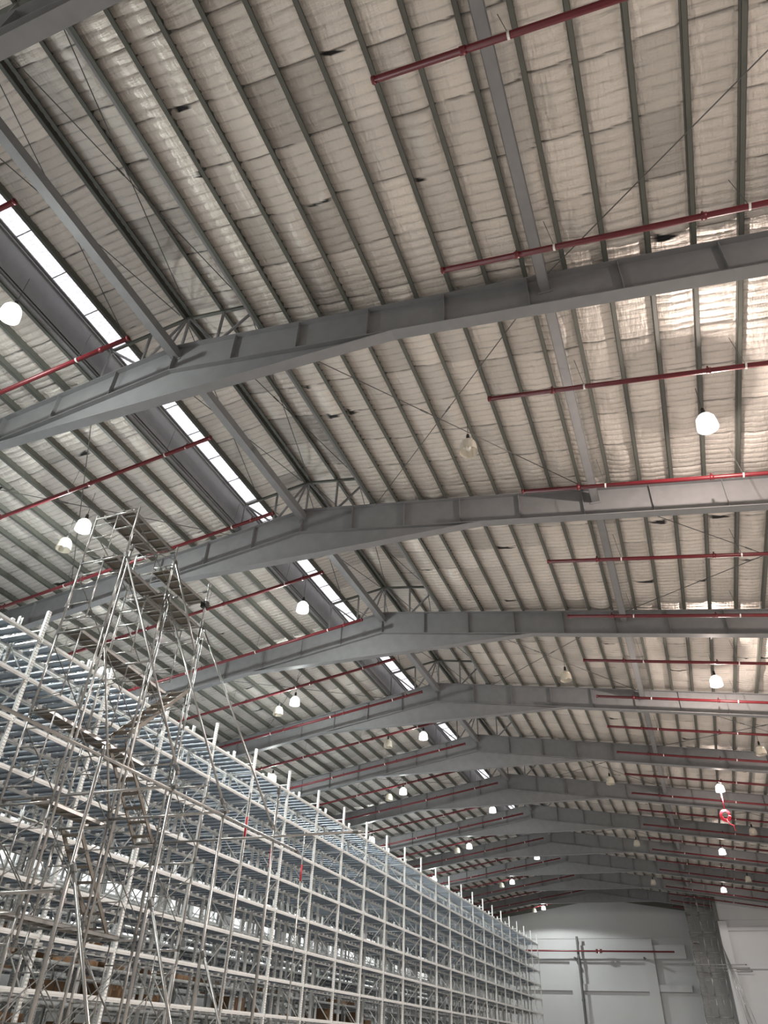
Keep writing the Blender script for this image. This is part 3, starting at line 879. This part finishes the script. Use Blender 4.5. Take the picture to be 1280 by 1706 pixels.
# ------------------------------------------------------------------ far scaffold tower by the pier
c0 = 0
for ix, xx in enumerate((9.35, 10.6)):
    for iy, yy in enumerate((84.6, 86.4)):
        for k in range(9):
            zb = FLOOR + 1.7 * k
            dup(base, Vector((xx, yy, zb)) - base0, 'far scaffold frame by the grey pier, %s column %s, %s level' % (('west', 'east')[ix], ('front', 'rear')[iy], ORD[k]), 'frames of the far scaffold tower')
for k in range(9):
    zb = FLOOR + 1.7 * k
    for xx, nm in ((9.35, 'west'), (11.79, 'east')):
        t = thing('cross_brace', 'crossed brace on the %s face of the far tower, %s level' % (nm, ORD[k]), 'scaffold brace', (xx, 84.6, zb), 'cross braces of the far tower')
        MB().tube((xx, 84.6, zb + .2), (xx, 86.4, zb + 1.4), 0.013, 5).build('brace_tube', 'scaf', t)
        MB().tube((xx, 84.6, zb + 1.4), (xx, 86.4, zb + .2), 0.013, 5).build('brace_tube', 'scaf', t)
for k, z in enumerate((11.9, 9.4, 6.9)):
    plank((9.5 + .3 * k, 84.6, z), (9.5 + .3 * k, 86.4, z), 0.5, 'small deck plank in the far tower, %s from the top' % ORD[k])
for k, (xa, xb) in enumerate(((11.75, 14.6), (11.85, 14.0), (11.95, 13.4))):
    pole((xa, 83.5, 10.4), (xb, 81.8, FLOOR), 'long raking pole leaning on the far tower, %s from the right' % ORD[k], 0.03, group='raking poles of the far tower')
for k, z in enumerate((7.1, 6.85, 6.6)):
    pole((9.0 + k * 1.4, 83.4 + .1 * k, z + .3), (13.9 + .2 * k, 83.4 + .1 * k, z + .3), 'horizontal pole sticking out of the far tower, %s from the top' % ORD[k], 0.03, group='horizontal poles of the far tower')

# ------------------------------------------------------------------ pipes on the far wall
t = thing('wall_pipe', 'dark red horizontal pipe in front of the far white wall', 'pipe', (0, 94.5, 9.6))
MB().tube((-14, 94.5, 9.72), (7.3, 94.5, 9.52), 0.09, 10).build('pipe', 'red', t)
for x in (-1.0, -0.55): MB().lathe((x, 94.5, 9.6), [(0.001, -0.2), (0.12, -0.2), (0.12, 0.2), (0.001, 0.2)], 10).build('valve', 'red', t)
MB().tube((-0.78, 94.5, 9.35), (-0.78, 94.5, 9.55), 0.1, 8).build('valve_wheel', 'clamp', t)
for x in (-3.6, 4.0): MB().box(x - .08, x + .08, 94.5, 95.6, 8.9, 9.05).build('bracket', 'rod', t)
t = thing('riser_pipe', 'dark vertical pipe down the far wall beside the left pilaster', 'pipe', (-3.2, 94.9, FLOOR))
MB().tube((-3.15, 94.9, FLOOR), (-3.15, 94.9, 11.1), 0.13, 10).build('pipe', 'rod', t)
for z in (9.0, 5.0, 1.0): MB().tube((-3.15, 94.9, z - .1), (-3.15, 94.9, z + .1), 0.18, 10).build('collar', 'rod', t)

# ------------------------------------------------------------------ red cord coil hanging from the third lit lamp on the right
t = thing('hanging_cord', 'bright red coiled cord dangling below a lit lamp on the right', 'cord', (13.05, 43.1, 11.9))
MB().path([(13.05, 43.1, 12.1), (13.06, 43.1, 11.6), (13.02, 43.1, 11.2)], 0.03).build('cord', 'redcord', t, True)
m_ = MB()
for k in range(4):
    rr = 0.17 + 0.035 * k
    m_.path([(13.0 + rr * math.cos(a * math.pi / 8), 43.1 + 0.03 * k, 10.88 + rr * 1.15 * math.sin(a * math.pi / 8)) for a in range(17)], 0.022)
m_.build('coil', 'redcord', t, True)
MB().path([(13.02, 43.1, 10.66), (13.12, 43.1, 10.42), (13.3, 43.1, 10.35), (13.32, 43.1, 10.05)], 0.025).build('cord', 'redcord', t, True)
